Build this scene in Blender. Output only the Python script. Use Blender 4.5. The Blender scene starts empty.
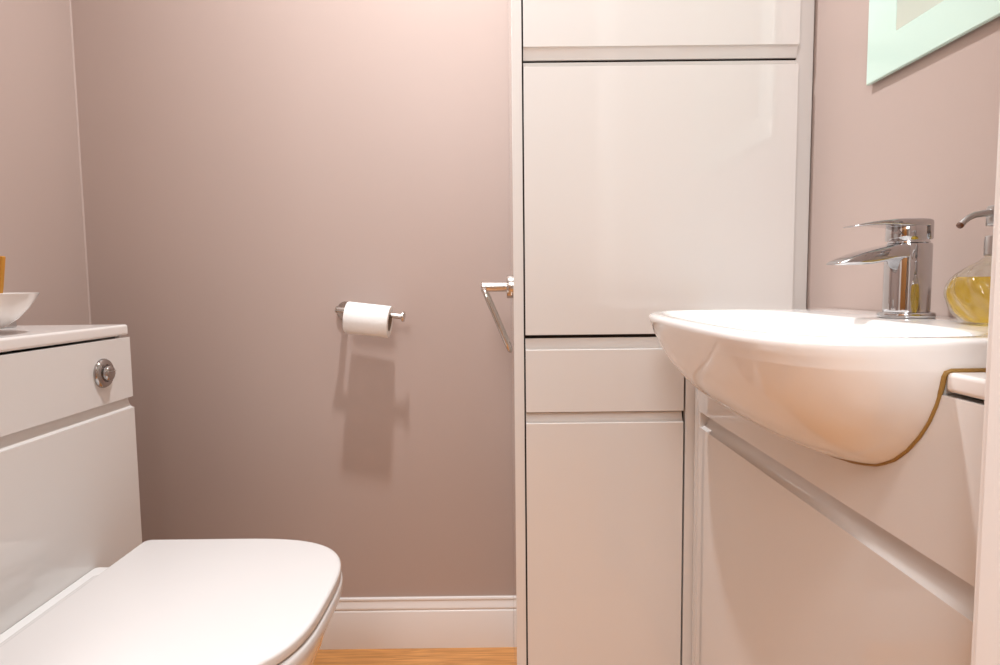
import bpy, bmesh, math
from mathutils import Vector, Matrix
C = bpy.context.scene.collection
PI = math.pi

# ------------------------------------------------------------------ helpers
def lin(r, g, b):
    f = lambda c: (c/255/12.92) if c/255 <= .04045 else ((c/255+.055)/1.055)**2.4
    return (f(r), f(g), f(b), 1)

def mat(name, col, rough=.5, metal=0, coat=0, bump=0, bump_scale=200, var=0, spec=.5, trans=0, ior=1.45):
    m = bpy.data.materials.new(name); m.use_nodes = True
    nt = m.node_tree; b = nt.nodes['Principled BSDF']
    b.inputs['Base Color'].default_value = col
    b.inputs['Roughness'].default_value = rough
    b.inputs['Metallic'].default_value = metal
    b.inputs['Coat Weight'].default_value = coat
    b.inputs['Coat Roughness'].default_value = .03
    b.inputs['Specular IOR Level'].default_value = spec
    b.inputs['Transmission Weight'].default_value = trans
    b.inputs['IOR'].default_value = ior
    tc = nt.nodes.new('ShaderNodeTexCoord')
    if bump:
        n = nt.nodes.new('ShaderNodeTexNoise'); n.inputs['Scale'].default_value = bump_scale
        n.inputs['Detail'].default_value = 4
        bp = nt.nodes.new('ShaderNodeBump'); bp.inputs['Strength'].default_value = bump
        bp.inputs['Distance'].default_value = .002
        nt.links.new(tc.outputs['Object'], n.inputs['Vector'])
        nt.links.new(n.outputs['Fac'], bp.inputs['Height'])
        nt.links.new(bp.outputs['Normal'], b.inputs['Normal'])
    if var:
        n = nt.nodes.new('ShaderNodeTexNoise'); n.inputs['Scale'].default_value = 3
        mx = nt.nodes.new('ShaderNodeMix'); mx.data_type = 'RGBA'
        mx.inputs['A'].default_value = col
        mx.inputs['B'].default_value = tuple(c*(1-var) for c in col[:3]) + (1,)
        nt.links.new(tc.outputs['Object'], n.inputs['Vector'])
        nt.links.new(n.outputs['Fac'], mx.inputs['Factor'])
        nt.links.new(mx.outputs['Result'], b.inputs['Base Color'])
    return m

def oak_floor():
    m = bpy.data.materials.new('oak_laminate'); m.use_nodes = True
    nt = m.node_tree; b = nt.nodes['Principled BSDF']; L = nt.links
    tc = nt.nodes.new('ShaderNodeTexCoord')
    br = nt.nodes.new('ShaderNodeTexBrick')
    br.inputs['Scale'].default_value = 1; br.inputs['Brick Width'].default_value = 1.2
    br.inputs['Row Height'].default_value = .19; br.inputs['Mortar Size'].default_value = .0012
    br.inputs['Color1'].default_value = lin(226, 164, 98); br.inputs['Color2'].default_value = lin(214, 150, 86)
    br.inputs['Mortar'].default_value = lin(110, 66, 34)
    sh = nt.nodes.new('ShaderNodeMapping'); sh.inputs['Location'].default_value = (1.07, -.03, 0)
    L.new(tc.outputs['Object'], sh.inputs['Vector']); L.new(sh.outputs['Vector'], br.inputs['Vector'])
    mp = nt.nodes.new('ShaderNodeMapping'); mp.inputs['Scale'].default_value = (2.5, 45, 1)
    L.new(tc.outputs['Object'], mp.inputs['Vector'])
    n = nt.nodes.new('ShaderNodeTexNoise'); n.inputs['Scale'].default_value = 3; n.inputs['Detail'].default_value = 8
    n.inputs['Distortion'].default_value = 1.2
    L.new(mp.outputs['Vector'], n.inputs['Vector'])
    cr = nt.nodes.new('ShaderNodeValToRGB')
    cr.color_ramp.elements[0].position = .3; cr.color_ramp.elements[0].color = (.62, .55, .48, 1)
    cr.color_ramp.elements[1].position = .7; cr.color_ramp.elements[1].color = (1.05, 1.03, 1, 1)
    L.new(n.outputs['Fac'], cr.inputs['Fac'])
    mx = nt.nodes.new('ShaderNodeMix'); mx.data_type = 'RGBA'; mx.blend_type = 'MULTIPLY'; mx.inputs['Factor'].default_value = 1
    L.new(br.outputs['Color'], mx.inputs['A']); L.new(cr.outputs['Color'], mx.inputs['B'])
    L.new(mx.outputs['Result'], b.inputs['Base Color'])
    b.inputs['Roughness'].default_value = .35
    return m

def thin_glass(name, tint):
    m = bpy.data.materials.new(name); m.use_nodes = True
    nt = m.node_tree; L = nt.links
    for nd in list(nt.nodes): nt.nodes.remove(nd)
    out = nt.nodes.new('ShaderNodeOutputMaterial')
    t = nt.nodes.new('ShaderNodeBsdfTransparent'); t.inputs['Color'].default_value = tint
    g = nt.nodes.new('ShaderNodeBsdfGlossy'); g.inputs['Roughness'].default_value = .02
    lw = nt.nodes.new('ShaderNodeLayerWeight'); lw.inputs['Blend'].default_value = .5
    pw = nt.nodes.new('ShaderNodeMath'); pw.operation = 'POWER'; pw.inputs[1].default_value = 4
    L.new(lw.outputs['Facing'], pw.inputs[0])
    fr = nt.nodes.new('ShaderNodeMath'); fr.operation = 'MULTIPLY_ADD'; fr.inputs[1].default_value = .75; fr.inputs[2].default_value = .05
    L.new(pw.outputs[0], fr.inputs[0])
    mx = nt.nodes.new('ShaderNodeMixShader')
    L.new(fr.outputs[0], mx.inputs[0]); L.new(t.outputs[0], mx.inputs[1]); L.new(g.outputs[0], mx.inputs[2])
    L.new(mx.outputs[0], out.inputs[0])
    return m

WALL = mat('dusty_pink_wall_paint', lin(190, 170, 161), rough=.42, bump=.05, bump_scale=350, var=.03, spec=.35)
WHITEWALL = mat('hall_white_paint', lin(226, 220, 214), rough=.6)
CEIL = mat('ceiling_white', lin(238, 236, 233), rough=.7)
GLOSS = mat('pale_grey_gloss_lacquer', lin(227, 222, 218), rough=.07, coat=.4, spec=.5)
CARC = mat('pale_grey_board', lin(214, 209, 205), rough=.4)
INSIDE_SHADE = mat('cabinet_inside_gap_shade', lin(60, 50, 45), rough=.8)  # shade in the gaps between fronts, put into the carcass colour
WTOP = mat('white_worktop_laminate', lin(236, 230, 226), rough=.2, coat=.2)
CERAMIC = mat('white_glazed_ceramic', lin(246, 244, 242), rough=.07, coat=.5)
PLASTIC = mat('white_seat_plastic', lin(222, 218, 216), rough=.22)
CHROME = mat('polished_chrome', (.58, .58, .595, 1), rough=.04, metal=1)
FLUSH = mat('satin_chrome', (.47, .45, .44, 1), rough=.1, metal=1)
NICKEL = mat('brushed_steel', (.62, .58, .54, 1), rough=.22, metal=1)
BRUSHED = mat('brushed_grey_metal', (.5, .48, .47, 1), rough=.3, metal=1)
GLOSSWHITE = mat('white_gloss_woodwork', lin(240, 234, 230), rough=.25, coat=.2)
PAPER = mat('white_tissue_paper', lin(250, 249, 247), rough=.95, bump=.35, bump_scale=120)
CARD = mat('grey_card_core', lin(176, 160, 146), rough=.9)
SILIC = mat('discoloured_sealant', lin(176, 138, 74), rough=.5, var=.35)
MINT = mat('frosted_mint_glass', lin(206, 232, 220), rough=.22, coat=.6)
MINTEDGE = mat('glass_edge_pale', lin(236, 246, 240), rough=.1, coat=.5)
SILVER = mat('mirror_silver', (.80, .92, .85, 1), rough=.02, metal=1)
DARK = mat('dark_backing', lin(70, 64, 60), rough=.6)
GLASS = thin_glass('clear_ribbed_glass', (.96, .97, .94, 1))
SOAP = mat('yellow_liquid_soap', (1, .91, .38, 1), rough=.02, trans=1, ior=1.33)
_nt = SOAP.node_tree; _p = _nt.nodes['Principled BSDF']; _o = _nt.nodes['Material Output']
_tr = _nt.nodes.new('ShaderNodeBsdfTranslucent'); _tr.inputs['Color'].default_value = (1, .72, .07, 1)
_mx = _nt.nodes.new('ShaderNodeMixShader'); _mx.inputs[0].default_value = .33
_nt.links.new(_p.outputs[0], _mx.inputs[1]); _nt.links.new(_tr.outputs[0], _mx.inputs[2]); _nt.links.new(_mx.outputs[0], _o.inputs[0])
WOOD = mat('amber_wood', lin(214, 150, 56), rough=.5, var=.3)
RUBBER = mat('brown_residue', lin(96, 54, 26), rough=.5)
FLOOR = oak_floor()

def tag(o, label=None, cat=None, group=None, kind=None):
    if label: o['label'] = label
    if cat: o['category'] = cat
    if group: o['group'] = group
    if kind: o['kind'] = kind
    return o

def thing(name, loc, label, cat, group=None):
    o = bpy.data.objects.new(name, None); C.objects.link(o)
    o.empty_display_size = .05
    o.location = loc
    return tag(o, label, cat, group)

def world_loc(o):
    v = Vector((0, 0, 0))
    while o is not None:
        v = v + o.location; o = o.parent
    return v

def obj(name, bm, m, parent=None, loc=None, smooth=30, bevel=0, bseg=2, bang=40, wn=False):
    """one mesh object; bm is in world coordinates"""
    if bevel:
        bm.normal_update()
        es = [e for e in bm.edges if len(e.link_faces) == 2 and e.calc_face_angle(0) > math.radians(bang)]
        bmesh.ops.bevel(bm, geom=es, offset=bevel, segments=bseg, affect='EDGES', profile=.5, clamp_overlap=True)
    bmesh.ops.recalc_face_normals(bm, faces=bm.faces[:])
    if loc is None and parent is None:
        vs = [v.co for v in bm.verts]
        loc = Vector(((min(v.x for v in vs)+max(v.x for v in vs))/2, (min(v.y for v in vs)+max(v.y for v in vs))/2, min(v.z for v in vs)))
    org = world_loc(parent) if parent else Vector(loc)
    bmesh.ops.translate(bm, verts=bm.verts[:], vec=-org)
    me = bpy.data.meshes.new(name); bm.to_mesh(me); bm.free()
    me.materials.append(m)
    if smooth:
        me.shade_smooth(); me.set_sharp_from_angle(angle=math.radians(smooth))
    o = bpy.data.objects.new(name, me); C.objects.link(o)
    if smooth and (bevel or wn):
        w = o.modifiers.new('weighted_normal', 'WEIGHTED_NORMAL'); w.keep_sharp = True; w.weight = 100
    if parent: o.parent = parent
    else: o.location = org
    return o

def struct(name, bm, m, **k):
    o = obj(name, bm, m, **k); o['kind'] = 'structure'; return o

def box(bm, x0, x1, y0, y1, z0, z1):
    vs = [bm.verts.new((x, y, z)) for z in (z0, z1) for y in (y0, y1) for x in (x0, x1)]
    for f in ((0, 2, 3, 1), (4, 5, 7, 6), (0, 1, 5, 4), (2, 6, 7, 3), (0, 4, 6, 2), (1, 3, 7, 5)):
        bm.faces.new([vs[i] for i in f])
    return bm

def B(*a): return box(bmesh.new(), *a)

def prism(bm, pts, a, b, fn):
    """pts: 2D outline; extruded from a to b along the length axis; fn(l,p,q)->xyz"""
    r0 = [bm.verts.new(fn(a, *p)) for p in pts]; r1 = [bm.verts.new(fn(b, *p)) for p in pts]
    n = len(pts)
    bm.faces.new(r0); bm.faces.new(r1[::-1])
    for i in range(n):
        j = (i+1) % n
        bm.faces.new((r0[i], r1[i], r1[j], r0[j]))
    return bm

def loft(bm, rings, cap0=True, cap1=True, closed=True):
    vr = [[bm.verts.new(p) for p in r] for r in rings]
    n = len(vr[0])
    for a, b in zip(vr, vr[1:]):
        for i in range(n if closed else n-1):
            j = (i+1) % n
            bm.faces.new((a[i], a[j], b[j], b[i]))
    if cap0: bm.faces.new(vr[0][::-1])
    if cap1: bm.faces.new(vr[-1])
    return bm

def frame(d):
    d = Vector(d).normalized()
    u = Vector((0, 0, 1)) if abs(d.z) < .9 else Vector((1, 0, 0))
    a = d.cross(u).normalized(); b = d.cross(a).normalized()
    return d, a, b

def lathe(bm, prof, o=(0, 0, 0), axis=(0, 0, 1), n=48, cap0=True, cap1=True, mod=None):
    """prof: (radius, height) along axis"""
    d, a, b = frame(axis); o = Vector(o); rings = []
    for r, h in prof:
        ring = []
        for i in range(n):
            t = 2*PI*i/n
            rr = r*(mod(t, h) if mod else 1)
            ring.append(o + d*h + (a*math.cos(t)+b*math.sin(t))*rr)
        rings.append(ring)
    return loft(bm, rings, cap0, cap1)

def tube(bm, path, r, n=12, closed=False):
    P = [Vector(p) for p in path]; rings = []; m = len(P)
    rad = r if isinstance(r, (list, tuple)) else [r]*m
    prev = None
    for i, p in enumerate(P):
        if closed: t = (P[(i+1) % m]-P[i-1]).normalized()
        else: t = (P[min(i+1, m-1)]-P[max(i-1, 0)]).normalized()
        if prev is None:
            _, a, b = frame(t)
        else:
            a = (prev - t*prev.dot(t)).normalized(); b = t.cross(a)
        prev = a
        rings.append([p+(a*math.cos(2*PI*k/n)+b*math.sin(2*PI*k/n))*rad[i] for k in range(n)])
    if closed:
        rings.append(rings[0])
        loft(bm, rings, False, False)
        bmesh.ops.remove_doubles(bm, verts=bm.verts[:], dist=1e-6)
    else: loft(bm, rings)
    return bm

def spow(v, e): return math.copysign(abs(v)**e, v)

# ------------------------------------------------------------------ key dimensions (metres)
H = .9077                     # eye height
YB = 1.5                      # back wall
XL, XR = -.985, .5945          # left and right walls
YF = .41                      # inside of the front (door) wall
YH = .29                      # hall side of the front wall
XJ = .3265                    # right jamb
XJL = -.45                    # left jamb
ZC = 2.36                     # ceiling
YT = 1.18                     # face of the tall cabinet
XV = .374                     # face of the vanity
XW = -.74                     # face of the cistern unit

# ------------------------------------------------------------------ setting
struct('floor', B(-1.6, 1.4, -1.7, YB, -.05, 0), FLOOR, loc=(0, 0, 0))
struct('ceiling', B(-1.6, 1.4, -1.7, 1.62, ZC, ZC+.05), CEIL)
struct('wall_back', B(-1.1, .7, YB, YB+.12, 0, ZC), WALL)
struct('wall_left', B(XL-.12, XL, YF, YB, 0, ZC), WALL)
struct('wall_right', B(XR, XR+.12, YF, YB, 0, ZC), WALL)
bm = bmesh.new()
box(bm, -1.6, XJL-.02, YH, YF, 0, ZC); box(bm, XJ+.02, 1.4, YH, YF, 0, ZC); box(bm, XJL-.02, XJ+.02, YH, YF, 2.03, ZC)
struct('wall_front', bm, WALL)
struct('wall_hall_back', B(-1.6, 1.4, -1.75, -1.7, 0, ZC), WHITEWALL)
struct('wall_hall_left', B(-1.65, -1.6, -1.7, YH, 0, ZC), WHITEWALL)
struct('wall_hall_right', B(1.4, 1.45, -1.7, YH, 0, ZC), WHITEWALL)
# door lining and architrave
bm = bmesh.new()
box(bm, XJ, XJ+.02, YH-.01, YF+.001, 0, 2.03); box(bm, XJL-.02, XJL, YH-.01, YF+.001, 0, 2.03); box(bm, XJL, XJ, YH-.01, YF+.001, 2.01, 2.03)
struct('trim_1', bm, GLOSSWHITE, bevel=.0015)
bm = bmesh.new()
for a, b in ((XJ+.006, XJ+.045), (XJL-.066, XJL-.006)): box(bm, a, b, YF+.001, YF+.013, 0, 2.07)
box(bm, XJL-.006, XJ+.006, YF+.001, YF+.013, 2.016, 2.07)
struct('trim_2', bm, GLOSSWHITE, bevel=.003)
dm = mat('oak_door_veneer', lin(176, 122, 70), rough=.4, var=.25)
dl = struct('door_1', B(XJL-.045, XJL-.005, YH-.76, YH-.012, .006, 2.0), dm, bevel=.001)
hp = bmesh.new()
for sx, x in ((1, XJL-.005), (-1, XJL-.045)):
    lathe(hp, [(.025, 0), (.025, .007), (.0001, .007)], (x, YH-.70, 1.0), (sx, 0, 0), n=24)
    tube(hp, [(x+sx*.007, YH-.70, 1.0), (x+sx*.045, YH-.70, 1.0), (x+sx*.05, YH-.69, 1.0), (x+sx*.05, YH-.58, 1.0)], .009)
obj('door_handle', hp, NICKEL, dl, smooth=50)
# moulded skirting on the back wall
P = [(0, 0), (.019, 0), (.019, .094), (.0175, .0965), (.0135, .098), (.0165, .1000), (.0172, .1025), (.0158, .106),
     (.0120, .112), (.0095, .1175), (.0088, .1205), (.0105, .1215), (.0112, .1240), (.009, .127), (.004, .128), (0, .128)]
struct('baseboard_back', prism(bmesh.new(), [(-a*.62, z) for a, z in P], XL, .0283, lambda l, p, q: (l, YB+p, q)), GLOSSWHITE, smooth=40)

# bead of filler in the left corner
struct('trim_3', prism(bmesh.new(), [(XL, YB), (XL+.0026, YB), (XL+.0018, YB-.0018), (XL, YB-.0026)], .02, ZC, lambda l, p, q: (p, q, l)), mat('pale_corner_filler', lin(198, 180, 172), rough=.5))

# ------------------------------------------------------------------ J-pull fronts
def jprofile(z0, z1, top=0, bot=0, th=.018, cut=.0115):
    """(depth, z) outline; top/bot are how far the rear lip runs past the front edge"""
    p = []
    if bot:
        p += [(th, z0-bot), (cut+.001, z0-bot)]
        p += [(cut-.0085*(1-math.cos(a)), z0-bot+(bot)*math.sin(a)) for a in [PI/2*k/6 for k in range(1, 7)]]
        p += [(0, z0)]
    else: p += [(th, z0), (0, z0)]
    if top:
        p += [(0, z1)]
        p += [(.0008+(cut-.0008)*math.sin(a), z1+top*(1-math.cos(a))) for a in [PI/2*k/6 for k in range(0, 7)]]
        p += [(th, z1+top)]
    else: p += [(0, z1), (th, z1)]
    return p

def front(name, parent, l0, l1, z0, z1, fn, top=0, bot=0, m=GLOSS, **k):
    return obj(name, prism(bmesh.new(), jprofile(z0, z1, top, bot, **k), l0, l1, fn), m, parent, bevel=.0007, bseg=2, bang=50, smooth=35)

# ------------------------------------------------------------------ tall cabinet
tc = thing('tall_cabinet', (.308, 1.34, 0), 'tall pale gloss storage cabinet between the pink walls, with three doors and a drawer', 'cabinet')
fy = lambda l, p, q: (l, YT+p, q)
obj('end_panel', B(.0285, .0475, YT, YB-.001, 0, 2.2), GLOSS, tc, bevel=.0008)
bm = bmesh.new()
box(bm, .0480, .066, YT+.021, YB-.002, .1, 2.19); box(bm, .572, .588, YT+.021, YB-.002, .1, 2.19)
box(bm, .066, .572, YB-.012, YB-.002, .1, 2.19)
for z in (.1, .64, .79, 1.306, 2.172): box(bm, .066, .572, YT+.022, YB-.012, z, z+.018)
obj('carcass', bm, INSIDE_SHADE, tc)
obj('plinth', B(.0480, .588, YT+.04, YT+.056, .001, .099), CARC, tc)
obj('filler_strip', B(.5605, .5925, YT+.0185, YT+.0205, .83, 2.19), GLOSS, tc)
obj('filler_panel', B(.3572, .5925, YT, YT+.018, .002, .800), GLOSS, tc, bevel=.0006)
front('door', tc, .0505, .5585, 1.339, 2.19, fy, bot=.020)
front('door', tc, .0505, .5578, .808, 1.304, fy, top=.0105)
front('drawer', tc, .0505, .3535, .659, .779, fy, top=.022)
front('door', tc, .0505, .3535, .102, .637, fy, top=.019)

# ------------------------------------------------------------------ cistern unit on the left
cu = thing('cistern_unit', (-.86, .97, 0), 'pale gloss cistern unit behind the toilet, with a chrome flush button', 'cabinet')
fw = lambda l, p, q: (XW-p, l, q)
Y0, Y1 = .69, 1.247
bm = bmesh.new()
box(bm, XL+.003, XW-.019, Y0+.001, Y0+.018, .002, .811); box(bm, XL+.003, XW-.019, Y1-.019, Y1-.002, .002, .811)
box(bm, XW-.037, XW-.019, Y0+.018, Y1-.019, .66, .70); box(bm, XL+.003, XL+.02, Y0+.018, Y1-.019, .70, .80)
obj('carcass', bm, CARC, cu)
front('upper_panel', cu, Y0, Y1-.002, .688, .8085, fw)
front('lower_panel', cu, Y0, Y1, .004, .666, fw, top=.019)
fb = obj('flush_plate', lathe(bmesh.new(), [(.0275, .0003), (.0275, .003), (.026, .0055), (.0235, .0075), (.0165, .0085), (.0150, .0065), (.0001, .0065)],
      (XW, 1.1535, .748), (1, 0, 0)), FLUSH, cu, smooth=50)
obj('flush_button', lathe(bmesh.new(), [(.0142, .0066), (.0142, .0135), (.0132, .0158), (.0100, .0172), (.0001, .0178)],
      (XW, 1.1535, .748), (1, 0, 0)), FLUSH, fb, smooth=50)
obj('button_divider', B(XW+.015, XW+.0186, 1.1415, 1.1655, .7512, .7528), BRUSHED, fb, bevel=.0006)

bm = B(XL+.001, XW+.001, Y0-.004, Y1-.006, .8125, .834)
tag(obj('worktop', bm, WTOP, bevel=.005, bseg=4), 'white worktop on the cistern unit, with the white bowl standing on it', 'worktop')

# ------------------------------------------------------------------ toilet
TY = .90
def dshape(xb, xt, W, xc, n, z, N=40, rb=.03, c=TY):
    """closed outline, straight back at xb with rounded corners rb, superellipse front to xt"""
    pts = []
    for k in range(N+1):
        a = -PI/2+PI*k/N
        pts.append((xc+(xt-xc)*spow(math.cos(a), 2/n), c+W*spow(math.sin(a), 2/n), z))
    s = 1 if xt > xb else -1
    for k in range(7):
        a = PI/2*k/6
        pts.append((xb+s*(rb-rb*math.sin(a)), c+W-rb+rb*math.cos(a), z))
    for k in range(7):
        a = PI/2*k/6
        pts.append((xb+s*(rb-rb*math.cos(a)), c-W+rb-rb*math.sin(a), z))
    return pts
tl = thing('toilet', (-.5, TY, 0), 'white back-to-wall toilet with its squarish lid closed, in front of the cistern unit', 'toilet')
# pan
secs = [(.0, -.385, .135, 2.6), (.02, -.382, .137, 2.6), (.10, -.357, .146, 2.6), (.20, -.330, .160, 2.7), (.27, -.314, .174, 2.8), (.32, -.294, .185, 3.0),
        (.36, -.278, .193, 3.1), (.385, -.269, .1985, 3.2), (.396, -.267, .200, 3.2), (.3995, -.271, .1975, 3.2)]
obj('pan', loft(bmesh.new(), [dshape(XW+.001, t, w, -.5, n, z, rb=.006) for z, t, w, n in secs]), CERAMIC, tl, smooth=40)
sl = [(.4025, .004), (.4045, .001), (.410, 0), (.420, 0), (.4245, .002), (.4255, .004)]
obj('seat', loft(bmesh.new(), [dshape(-.654+i, -.2580-i, .2165-i, -.5, 3.2, z, rb=.02) for z, i in sl]), PLASTIC, tl, smooth=40)
ll = [(.4285, .005), (.4295, .003), (.432, .0025), (.4400, .0025), (.4428, .0035), (.4445, .006), (.4450, .010)]
obj('lid', loft(bmesh.new(), [dshape(-.6545+i*.5, -.2572-i, .2175-i, -.5, 3.2, z, rb=.006+i) for z, i in ll]), PLASTIC, tl, smooth=50, wn=True)
obj('hinge_cover', B(-.690, -.656, TY-.12, TY+.12, .4005, .424), PLASTIC, tl, bevel=.006, bseg=3)

# ------------------------------------------------------------------ things on the cistern worktop
bo = lathe(bmesh.new(), [(.030, .0), (.040, .001), (.046, .004), (.060, .0105), (.078, .023), (.094, .041), (.104, .056), (.1095, .0655), (.1085, .066),
                         (.102, .0555), (.091, .040), (.074, .0235), (.055, .0125), (.03, .008), (.0005, .0075)], (-.858, .985, .8342), n=64)
tag(obj('bowl', bo, CERAMIC, smooth=50), 'shallow flared white bowl with a thin rim, on the cistern worktop', 'bowl')
st = bmesh.new()
rings = []
for z, x0, x1, dy in ((.8520, -.842, -.7945, 0), (.9100, -.841, -.7835, .001), (.957, -.840, -.7785, .003), (.9585, -.839, -.7795, .003)):
    t = .005
    rings.append([(x0, .985-t+dy, z), (x1-.006, .985-t+dy, z), (x1, .985-t*.4+dy, z), (x1, .985+t+dy, z), (x0, .985+t+dy, z)])
tag(obj('wooden_block', loft(st, rings), WOOD, bevel=.0008), 'amber wooden slat standing upright in the white bowl', 'wooden slat')
tn = thing('small_tin', (-.945, 1.155, .834), 'small low brushed metal tin on the worktop behind the white bowl', 'tin')
obj('body', B(-.973, -.917, 1.125, 1.185, .8343, .8475), BRUSHED, tn, bevel=.002, bseg=3)
obj('lid', B(-.974, -.916, 1.124, 1.186, .8478, .856), BRUSHED, tn, bevel=.002, bseg=3)

# ------------------------------------------------------------------ toilet roll holder and roll
YR = 1.434
th = thing('toilet_roll_holder', (-.365, YB, .8445), 'brushed steel toilet roll holder screwed to the back wall, slightly drooping', 'toilet roll holder')
obj('mounting_plate', lathe(bmesh.new(), [(.0235, 0), (.0235, .009), (.0225, .0105), (.0001, .0105)], (-.365, YB-.0003, .8445), (0, -1, 0)), NICKEL, th, smooth=50)
obj('post', lathe(bmesh.new(), [(.0075, .0108), (.0075, YB-YR-.0015)], (-.365, YB, .8475), (0, -1, 0), n=24), NICKEL, th, smooth=50)
bl, brr = Vector((-.3755, YR, .8515)), Vector((-.2165, YR-.004, .8325))
bd = (brr-bl).normalized(); bL = (brr-bl).length
obj('bar', lathe(bmesh.new(), [(.0064, .004), (.0064, bL-.006)], bl, bd, n=24), NICKEL, th, smooth=50)
obj('end_cap', lathe(bmesh.new(), [(.0001, 0), (.0072, .0006), (.0078, .002), (.0078, .0038)], bl, bd, n=24), NICKEL, th, smooth=50)
obj('end_cap', lathe(bmesh.new(), [(.0112, bL-.0058), (.0122, bL-.005), (.0122, bL-.001), (.0112, bL), (.0001, bL)], bl, bd, n=32), NICKEL, th, smooth=50)
rc = (bl+bd*.026) + Vector((0, 0, -.0155)); RL = .100; rr = .0365
tr = thing('toilet_roll', rc+bd*RL/2, 'part-used white toilet roll hanging on the steel holder', 'toilet roll')
obj('paper', lathe(bmesh.new(), [(.0222, 0), (rr-.001, 0), (rr, .0012), (rr, RL-.0012), (rr-.001, RL), (.0222, RL), (.0222, 0)], rc, bd, n=64, cap0=False, cap1=False), PAPER, tr, smooth=50)
obj('core', lathe(bmesh.new(), [(.0221, .0005), (.0221, RL-.0005), (.0213, RL-.0005), (.0213, .0005), (.0221, .0005)], rc, bd, n=48, cap0=False, cap1=False), CARD, tr, smooth=50)

# ------------------------------------------------------------------ towel ring on the side of the tall cabinet
YG = 1.27
tg = thing('towel_ring', (.0285, YG, .9), 'chrome towel ring swung against the side of the tall cabinet', 'towel ring')
obj('mounting_plate', lathe(bmesh.new(), [(.0235, 0), (.0235, .010), (.0225, .0115), (.0001, .0115)], (.0283, YG, .9), (-1, 0, 0)), NICKEL, tg, smooth=50)
obj('arm', lathe(bmesh.new(), [(.0098, .0117), (.0098, .060), (.0105, .0602), (.0105, .0625), (.0098, .0632), (.0001, .0632)], (.0283, YG, .9), (-1, 0, 0), n=24), NICKEL, tg, smooth=50)
A, Bp = Vector((-.0285, YG, .8955)), Vector((.0215, YG, .776))
dn = (Bp-A); Lh = dn.length; dn.normalize(); path = []
hw, rad = .075, .018
def arc(cy, cd, a0, a1):
    for k in range(7):
        a = a0+(a1-a0)*k/6
        path.append(A+dn*(cd+rad*math.sin(a))+Vector((0, cy+rad*math.cos(a), 0)))
arc(hw-rad, rad, -PI/2, 0); arc(hw-rad, Lh-rad, 0, PI/2); arc(-hw+rad, Lh-rad, PI/2, PI); arc(-hw+rad, rad, PI, 1.5*PI)
obj('ring', tube(bmesh.new(), path, .0049, closed=True), NICKEL, tg, smooth=60)

# ------------------------------------------------------------------ vanity unit
VY0, VY1 = .428, 1.176
BC, BW = .808, .292            # basin centre and half width
DECK = .857
OUT = [(.8570, .2420, .2820, 4.0), (.8565, .2370, .2865, 4.0), (.8552, .2340, .2893, 4.0), (.8530, .2320, .2912, 4.0), (.8500, .2312, .2920, 4.0), (.846, .2320, .2920, 4.0), (.838, .2348, .2920, 3.9),
       (.8305, .2374, .29163, 3.75), (.8302, .2375, .29161, 3.75), (.828, .2383, .2915, 3.7), (.815, .2430, .2890, 3.5), (.800, .2490, .2845, 3.3), (.785, .2580, .2770, 3.2), (.770, .2700, .2665, 3.0),
       (.755, .2855, .2525, 2.9), (.742, .3035, .2370, 2.8), (.731, .3235, .2180, 2.7), (.722, .3440, .1950, 2.6), (.715, .3650, .1650, 2.5), (.710, .388, .12, 2.4)]
OUT = [(z-max(0, .80-z)*.09, x, W, n) for z, x, W, n in OUT]
def half_at(z, x):
    for a, b in zip(OUT, OUT[1:]):
        if b[0] <= z <= a[0]:
            t = (a[0]-z)/(a[0]-b[0]); f = [p+(q-p)*t for p, q in zip(a, b)]
            break
    else: return 0
    _, xf, W, n = f
    xc = max(.42, xf+.09)
    u = (xc-x)/(xc-xf)
    return W*(1-u**n)**(1/n) if u < 1 else 0
vu = thing('vanity_unit', (.483, .8, 0), 'slim pale gloss vanity unit under the white basin, with a recessed finger pull', 'cabinet')
fv = lambda l, p, q: (XV+p, l, q)
bm = bmesh.new()
box(bm, XV+.02, XR-.002, VY0, VY0+.016, .1, .81); box(bm, XR-.012, XR-.002, VY0+.016, VY1-.018, .1, .81); box(bm, XV+.02, XR-.012, VY0+.016, VY1-.018, .1, .118)
obj('carcass', bm, CARC, vu)
obj('side_panel', B(XV, XR-.002, VY1-.018, VY1, .002, .8092), GLOSS, vu, bevel=.0006)
obj('plinth', B(XV+.03, XV+.045, VY0, VY1-.02, .001, .099), CARC, vu)
# fascia with the curved notch the basin passes through
cut = [(z, half_at(z, XV)) for z in [.8092-.0972*k/26 for k in range(29)]]
cut = [(z, w) for z, w in cut if w > .02]
zmin = cut[-1][0]-.003
pts = [(VY0, .6638), (VY1-.0195, .6638), (VY1-.0195, .8092)]
pts += [(BC+w+.0015, z) for z, w in cut] + [(BC, zmin)] + [(BC-w-.0015, z) for z, w in cut[::-1]] + [(VY0, .8092)]
obj('fascia_panel', prism(bmesh.new(), pts, XV, XV+.018, lambda l, p, q: (l, p, q)), GLOSS, vu, smooth=30)
dr = front('door', vu, VY0, VY1-.0195, .102, .635, fv, top=.0265, cut=.0185, th=.020)
obj('pull_end', B(XV+.0004, XV+.0175, VY1-.0305, VY1-.0196, .6345, .6634), GLOSS, dr, bevel=.0004)
# worktop with a notch for the basin
pts = [(XV-.001, VY0-.006), (XV-.001, BC-BW-.0008), (.565, BC-BW-.0008), (.565, BC+BW+.0008), (XV-.001, BC+BW+.0008), (XV-.001, VY1+.001), (XR-.001, VY1+.001), (XR-.001, VY0-.006)]
tag(obj('worktop', prism(bmesh.new(), pts, .8128, .8295, lambda l, p, q: (p, q, l)), WTOP, bevel=.004, bseg=3, bang=60),
    'white worktop on the vanity unit, cut out around the basin', 'worktop')

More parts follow.
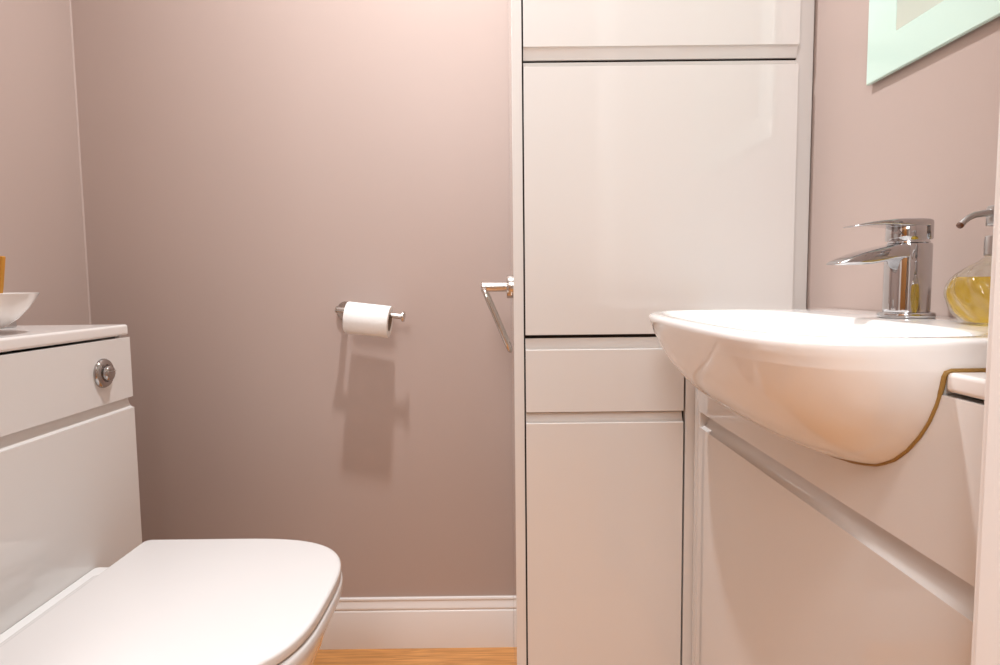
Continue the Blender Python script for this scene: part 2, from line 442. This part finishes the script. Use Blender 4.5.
# ------------------------------------------------------------------ basin
def bshape(z, xf, W, n, xb=XR-.0015, N=56):
    xc = max(.42, xf+.09); pts = []
    for k in range(N+1):
        a = -PI/2+PI*k/N
        pts.append((xc-(xc-xf)*spow(math.cos(a), 2/n), BC+W*spow(math.sin(a), 2/n), z))
    for k in range(1, 7): pts.append((xc+(xb-xc)*k/6, BC+W, z))
    for k in range(1, 10): pts.append((xb, BC+W-2*W*k/10, z))
    for k in range(6, 0, -1): pts.append((xc+(xb-xc)*k/6, BC-W, z))
    return pts
def ibowl(z, xf, W, xb, n):
    xc = (xf+xb)/2+.01; pts = []
    N = 56
    for k in range(N+1):
        a = -PI/2+PI*k/N
        pts.append((xc-(xc-xf)*spow(math.cos(a), 2/n), BC+W*spow(math.sin(a), 2/n), z))
    M = 6+9+6
    for k in range(1, M+1):
        a = PI/2-PI*k/(M+1)
        pts.append((xc+(xb-xc)*spow(math.cos(a), 2/n), BC+W*spow(math.sin(a), 2/n), z))
    return pts
rings = []
for z, xf, W, n in OUT[::-1]:
    rings.append(bshape(z, xf, W, n, XR-.0015 if z > .8303 else .560))
rings += [ibowl(.8570, .247, .272, .474, 3.6), ibowl(.8562, .2505, .2685, .471, 3.6), ibowl(.8535, .2545, .2645, .4675, 3.5), ibowl(.848, .258, .261, .464, 3.4), ibowl(.82, .264, .24, .452, 3.0),
          ibowl(.785, .288, .205, .44, 2.7), ibowl(.755, .318, .15, .42, 2.4), ibowl(.744, .345, .07, .40, 2.2), ibowl(.742, .36, .02, .385, 2)]
ba = thing('washbasin', (.4, BC, .71), 'white semi-recessed ceramic washbasin projecting from the vanity unit', 'basin')
obj('bowl', loft(bmesh.new(), rings), CERAMIC, ba, smooth=50)
# sealant along the joint with the cabinet front and worktop
path = [(.46, BC-BW-.0003, .8302), (.42, BC-BW-.0003, .8302), (XV+.004, BC-BW-.0003, .8300), (XV, BC-BW-.0003, .8285)]
zz = [.825-.119*(k/27) for k in range(28)]
zz = [z for z in zz if half_at(z, XV-.0008) > .01]
path += [(XV-.0006, BC-half_at(z, XV-.0006)-.0006, z) for z in zz]
last = zz[-1]
path += [(XV-.0006, BC+half_at(z, XV-.0006)+.0006, z) for z in zz[::-1]] + [(XV, BC+BW+.0003, .8285), (XV+.004, BC+BW+.0003, .8300), (.46, BC+BW+.0003, .8302)]
obj('sealant_bead', tube(bmesh.new(), path, [.0022 if p[2] > .81 else .0017 for p in path], n=8), SILIC, ba, smooth=60)['label'] = 'yellowed sealant line'

# ------------------------------------------------------------------ mixer tap
TX, TYY = .531, .81
tp = thing('mixer_tap', (TX, TYY, DECK), 'chrome lever mixer tap standing on the back of the basin', 'tap')
obj('base_ring', lathe(bmesh.new(), [(.0315, .0002), (.0326, .0012), (.0326, .0058), (.0315, .0072), (.027, .0078)], (TX, TYY, DECK)), CHROME, tp, smooth=50)
obj('body', lathe(bmesh.new(), [(.0266, .0079), (.0266, .0925), (.0259, .0950), (.0240, .0962), (.0235, .0985), (.0001, .0985)], (TX, TYY, DECK), n=64), CHROME, tp, smooth=35)
# spout: loft of rounded rectangles along -x
def rrect(x, yc, w, z0, z1, r, n=5):
    r = min(r, (z1-z0)*.49, w*.49); pts = []
    for cy, cz, a0 in ((w/2-r, z1-r, 0), (-w/2+r, z1-r, PI/2), (-w/2+r, z0+r, PI), (w/2-r, z0+r, 1.5*PI)):
        for k in range(n):
            a = a0+PI/2*k/(n-1)
            pts.append((x, yc+cy+r*math.cos(a), (z1+z0)/2 + (cz-(z1+z0)/2 if False else 0) + ((cz) - (z1+z0)/2) + r*math.sin(a)))
    return pts
S = [(.526, .046, .934, .9515), (.510, .048, .9335, .9520), (.500, .048, .9320, .9505), (.488, .047, .9292, .9478), (.474, .046, .9268, .9442), (.460, .043, .9258, .9400),
     (.448, .039, .9256, .9355), (.436, .032, .9258, .9308), (.4308, .022, .9262, .9280)]
obj('spout', loft(bmesh.new(), [rrect(x, TYY, w, a, b, .004) for x, w, a, b in S]), CHROME, tp, smooth=40)
cp = obj('cartridge_cap', lathe(bmesh.new(), [(.0241, .0990), (.0245, .0995), (.0245, .1165), (.0235, .1185), (.0001, .1185)], (TX-.002, TYY, DECK), n=48), CHROME, tp, smooth=50)
# small hot/cold mark on the cap, facing the camera side
mk = bmesh.new()
for s in (1, -1):
    an = math.radians(222); cx, cy = TX-.002+.0246*math.cos(an), TYY+.0246*math.sin(an)
    tdir = Vector((-math.sin(an), math.cos(an), 0))
    cc = Vector((cx, cy, DECK+.1085))
    tube(mk, [cc-tdir*.0022*s+Vector((0, 0, -.003)), cc+tdir*.0022*s+Vector((0, 0, .003))], .0005, n=6)
obj('hot_cold_mark', mk, DARK, cp)
Lv = [(.5505, .034, .9590, .9785), (.5495, .040, .9570, .9802), (.5475, .044, .9566, .9816), (.5440, .046, .9570, .9824), (.5425, .047, .9735, .9826), (.532, .049, .9738, .9833), (.515, .049, .9740, .9833),
      (.502, .047, .9752, .9828), (.488, .042, .9760, .9814), (.474, .036, .9758, .9798), (.462, .030, .9748, .9778), (.454, .025, .9740, .9762), (.4512, .019, .9738, .9752)]
obj('lever', loft(bmesh.new(), [rrect(x, TYY, w, a, b, .0025) for x, w, a, b in Lv]), CHROME, tp, smooth=40)

# ------------------------------------------------------------------ soap dispenser
DX, DY = .5375, .668
sd = thing('soap_dispenser', (DX, DY, DECK), 'ribbed glass soap dispenser of yellow liquid on the basin, right of the tap', 'soap dispenser')
prof = [(r*(.9 if r > .02 else 1), h) for r, h in ((.024, .0006), (.031, .0012), (.040, .007), (.0475, .017), (.0518, .028), (.0522, .036), (.0495, .045), (.043, .054), (.034, .0615), (.024, .067), (.0165, .071), (.0135, .0745), (.013, .079))]
def fine(p, k=4):
    out = []
    for i in range(len(p)-1):
        a0 = p[max(i-1, 0)]; a1 = p[i]; a2 = p[i+1]; a3 = p[min(i+2, len(p)-1)]
        for j in range(k):
            t = j/k
            out.append(tuple(.5*((2*a1[d])+(-a0[d]+a2[d])*t+(2*a0[d]-5*a1[d]+4*a2[d]-a3[d])*t*t+(-a0[d]+3*a1[d]-3*a2[d]+a3[d])*t**3) for d in (0, 1)))
    return out+[p[-1]]
swirl = lambda t, h: 1+.04*math.cos(12*(t+h*14))*max(0, min(1, h/.012, (.076-h)/.02))
pf = fine(prof)
obj('bottle', lathe(bmesh.new(), pf, (DX, DY, DECK), n=144, mod=swirl, cap1=False), GLASS, sd, smooth=180)
lq = [(max(r-.0022, .001), h+.0018*(h < .02)) for r, h in pf if h < .0535]
obj('liquid_soap', lathe(bmesh.new(), lq, (DX, DY, DECK), n=144, mod=swirl), SOAP, sd, smooth=50)
pm = obj('collar', lathe(bmesh.new(), [(.0140, .0745), (.0152, .075), (.0152, .094), (.0144, .0955), (.0055, .0955)], (DX, DY, DECK), n=40), BRUSHED, sd, smooth=50)
hd = obj('pump_head', lathe(bmesh.new(), [(.0048, .0956), (.0048, .106), (.0142, .1062), (.0146, .1068), (.0146, .125), (.0135, .127), (.0001, .1275)], (DX, DY, DECK), n=40), BRUSHED, sd, smooth=50)
na = Vector((-1, 0.0, 0)); o = Vector((DX, DY, DECK))
np_ = [o+na*.0130+Vector((0, 0, .1195)), o+na*.020+Vector((0, 0, .1190)), o+na*.030+Vector((0, 0, .1175)), o+na*.0365+Vector((0, 0, .1145)), o+na*.0415+Vector((0, 0, .1105)), o+na*.0445+Vector((0, 0, .1075))]
obj('nozzle', tube(bmesh.new(), np_, [.0042, .0038, .0034, .0031, .0031, .0033], n=16), BRUSHED, hd, smooth=60)
obj('nozzle_tip', lathe(bmesh.new(), [(.0034, 0), (.0035, .002), (.003, .0034), (.0005, .0036)], np_[-1], np_[-1]-np_[-2], n=16), RUBBER, hd, smooth=50)['label'] = 'brown stained nozzle tip'

# ------------------------------------------------------------------ mirror
MX = XR-.010; my0, my1, mz0, mz1 = .48, 1.0105, 1.2125, 1.90
bx, bz = .0705, .056
mi = thing('mirror', (XR, (my0+my1)/2, mz0), 'wall mirror with a wide mint frosted glass border, above the basin', 'mirror')
obj('backing', B(MX+.006, XR-.0005, my0+.03, my1-.012, mz0+.012, mz1-.03), DARK, mi)
bm = bmesh.new()
def fr(x, e):
    return [(x, my0+e, mz0+e), (x, my1-e, mz0+e), (x, my1-e, mz1-e), (x, my0+e, mz1-e)]
def inn(x): return [(x, my0+bx, mz0+bz), (x, my1-bx, mz0+bz), (x, my1-bx, mz1-bz), (x, my0+bx, mz1-bz)]
loft(bm, [fr(MX, .0012), fr(MX+.0012, 0), fr(MX+.0055, 0), inn(MX+.0055), inn(MX), fr(MX, .0012)], False, False)
bmesh.ops.remove_doubles(bm, verts=bm.verts[:], dist=1e-6)
obj('frosted_border', bm, MINT, mi, smooth=0)
obj('mirror_pane', B(MX+.0003, MX+.005, my0+bx+.0002, my1-bx-.0002, mz0+bz+.0002, mz1-bz-.0002), SILVER, mi, smooth=0)

# ------------------------------------------------------------------ light
def area(name, loc, size, power, col, rot=(0, 0, 0), shape='DISK', sy=None, spread=180):
    l = bpy.data.lights.new(name, 'AREA'); l.shape = shape; l.size = size
    if sy: l.size_y = sy
    l.energy = power; l.color = col; l.spread = math.radians(spread)
    o = bpy.data.objects.new(name, l); C.objects.link(o); o.location = loc; o.rotation_euler = rot
    return o
area('ceiling_downlight', (-.18, .99, ZC-.004), .07, 13, (.945, .975, 1), spread=150)
area('hall_fill_panel', (-.31, -.55, 1.9), .5, 15, (.935, .975, 1), rot=(math.radians(98), 0, 0), shape='RECTANGLE', sy=.8)  # added fill through the doorway, no fitting; tilted up to favour the upper fronts
area('hall_bounce_fill', (-.1, -.45, ZC-.004), .5, 11, (.96, .98, 1), spread=85)  # added fill onto the hall floor, for warm bounce on the lower fronts
w = bpy.data.worlds.new('world'); bpy.context.scene.world = w; w.use_nodes = True
w.node_tree.nodes['Background'].inputs[0].default_value = (.9, .93, 1, 1); w.node_tree.nodes['Background'].inputs[1].default_value = .3

# ------------------------------------------------------------------ camera
cam = bpy.data.cameras.new('camera'); co = bpy.data.objects.new('camera', cam); C.objects.link(co)
f, yaw, pit, rol = 622.4, .001743, .079364, -.010948
cam.sensor_fit = 'HORIZONTAL'; cam.sensor_width = 36; cam.lens = f/1000*36; cam.clip_start = .01
fwd = Vector((math.sin(yaw)*math.cos(pit), math.cos(yaw)*math.cos(pit), -math.sin(pit)))
rt = Vector((math.cos(yaw), -math.sin(yaw), 0)); up = rt.cross(fwd)
r2 = rt*math.cos(rol)+up*math.sin(rol); u2 = -rt*math.sin(rol)+up*math.cos(rol)
m4 = Matrix((r2, u2, -fwd)).transposed().to_4x4(); m4.translation = Vector((0, 0, H))
co.matrix_world = m4
sc = bpy.context.scene; sc.camera = co
vs = sc.view_settings; vs.view_transform = 'Standard'; vs.look = 'None'; vs.exposure = .36; vs.gamma = 1; vs.use_curve_mapping = False
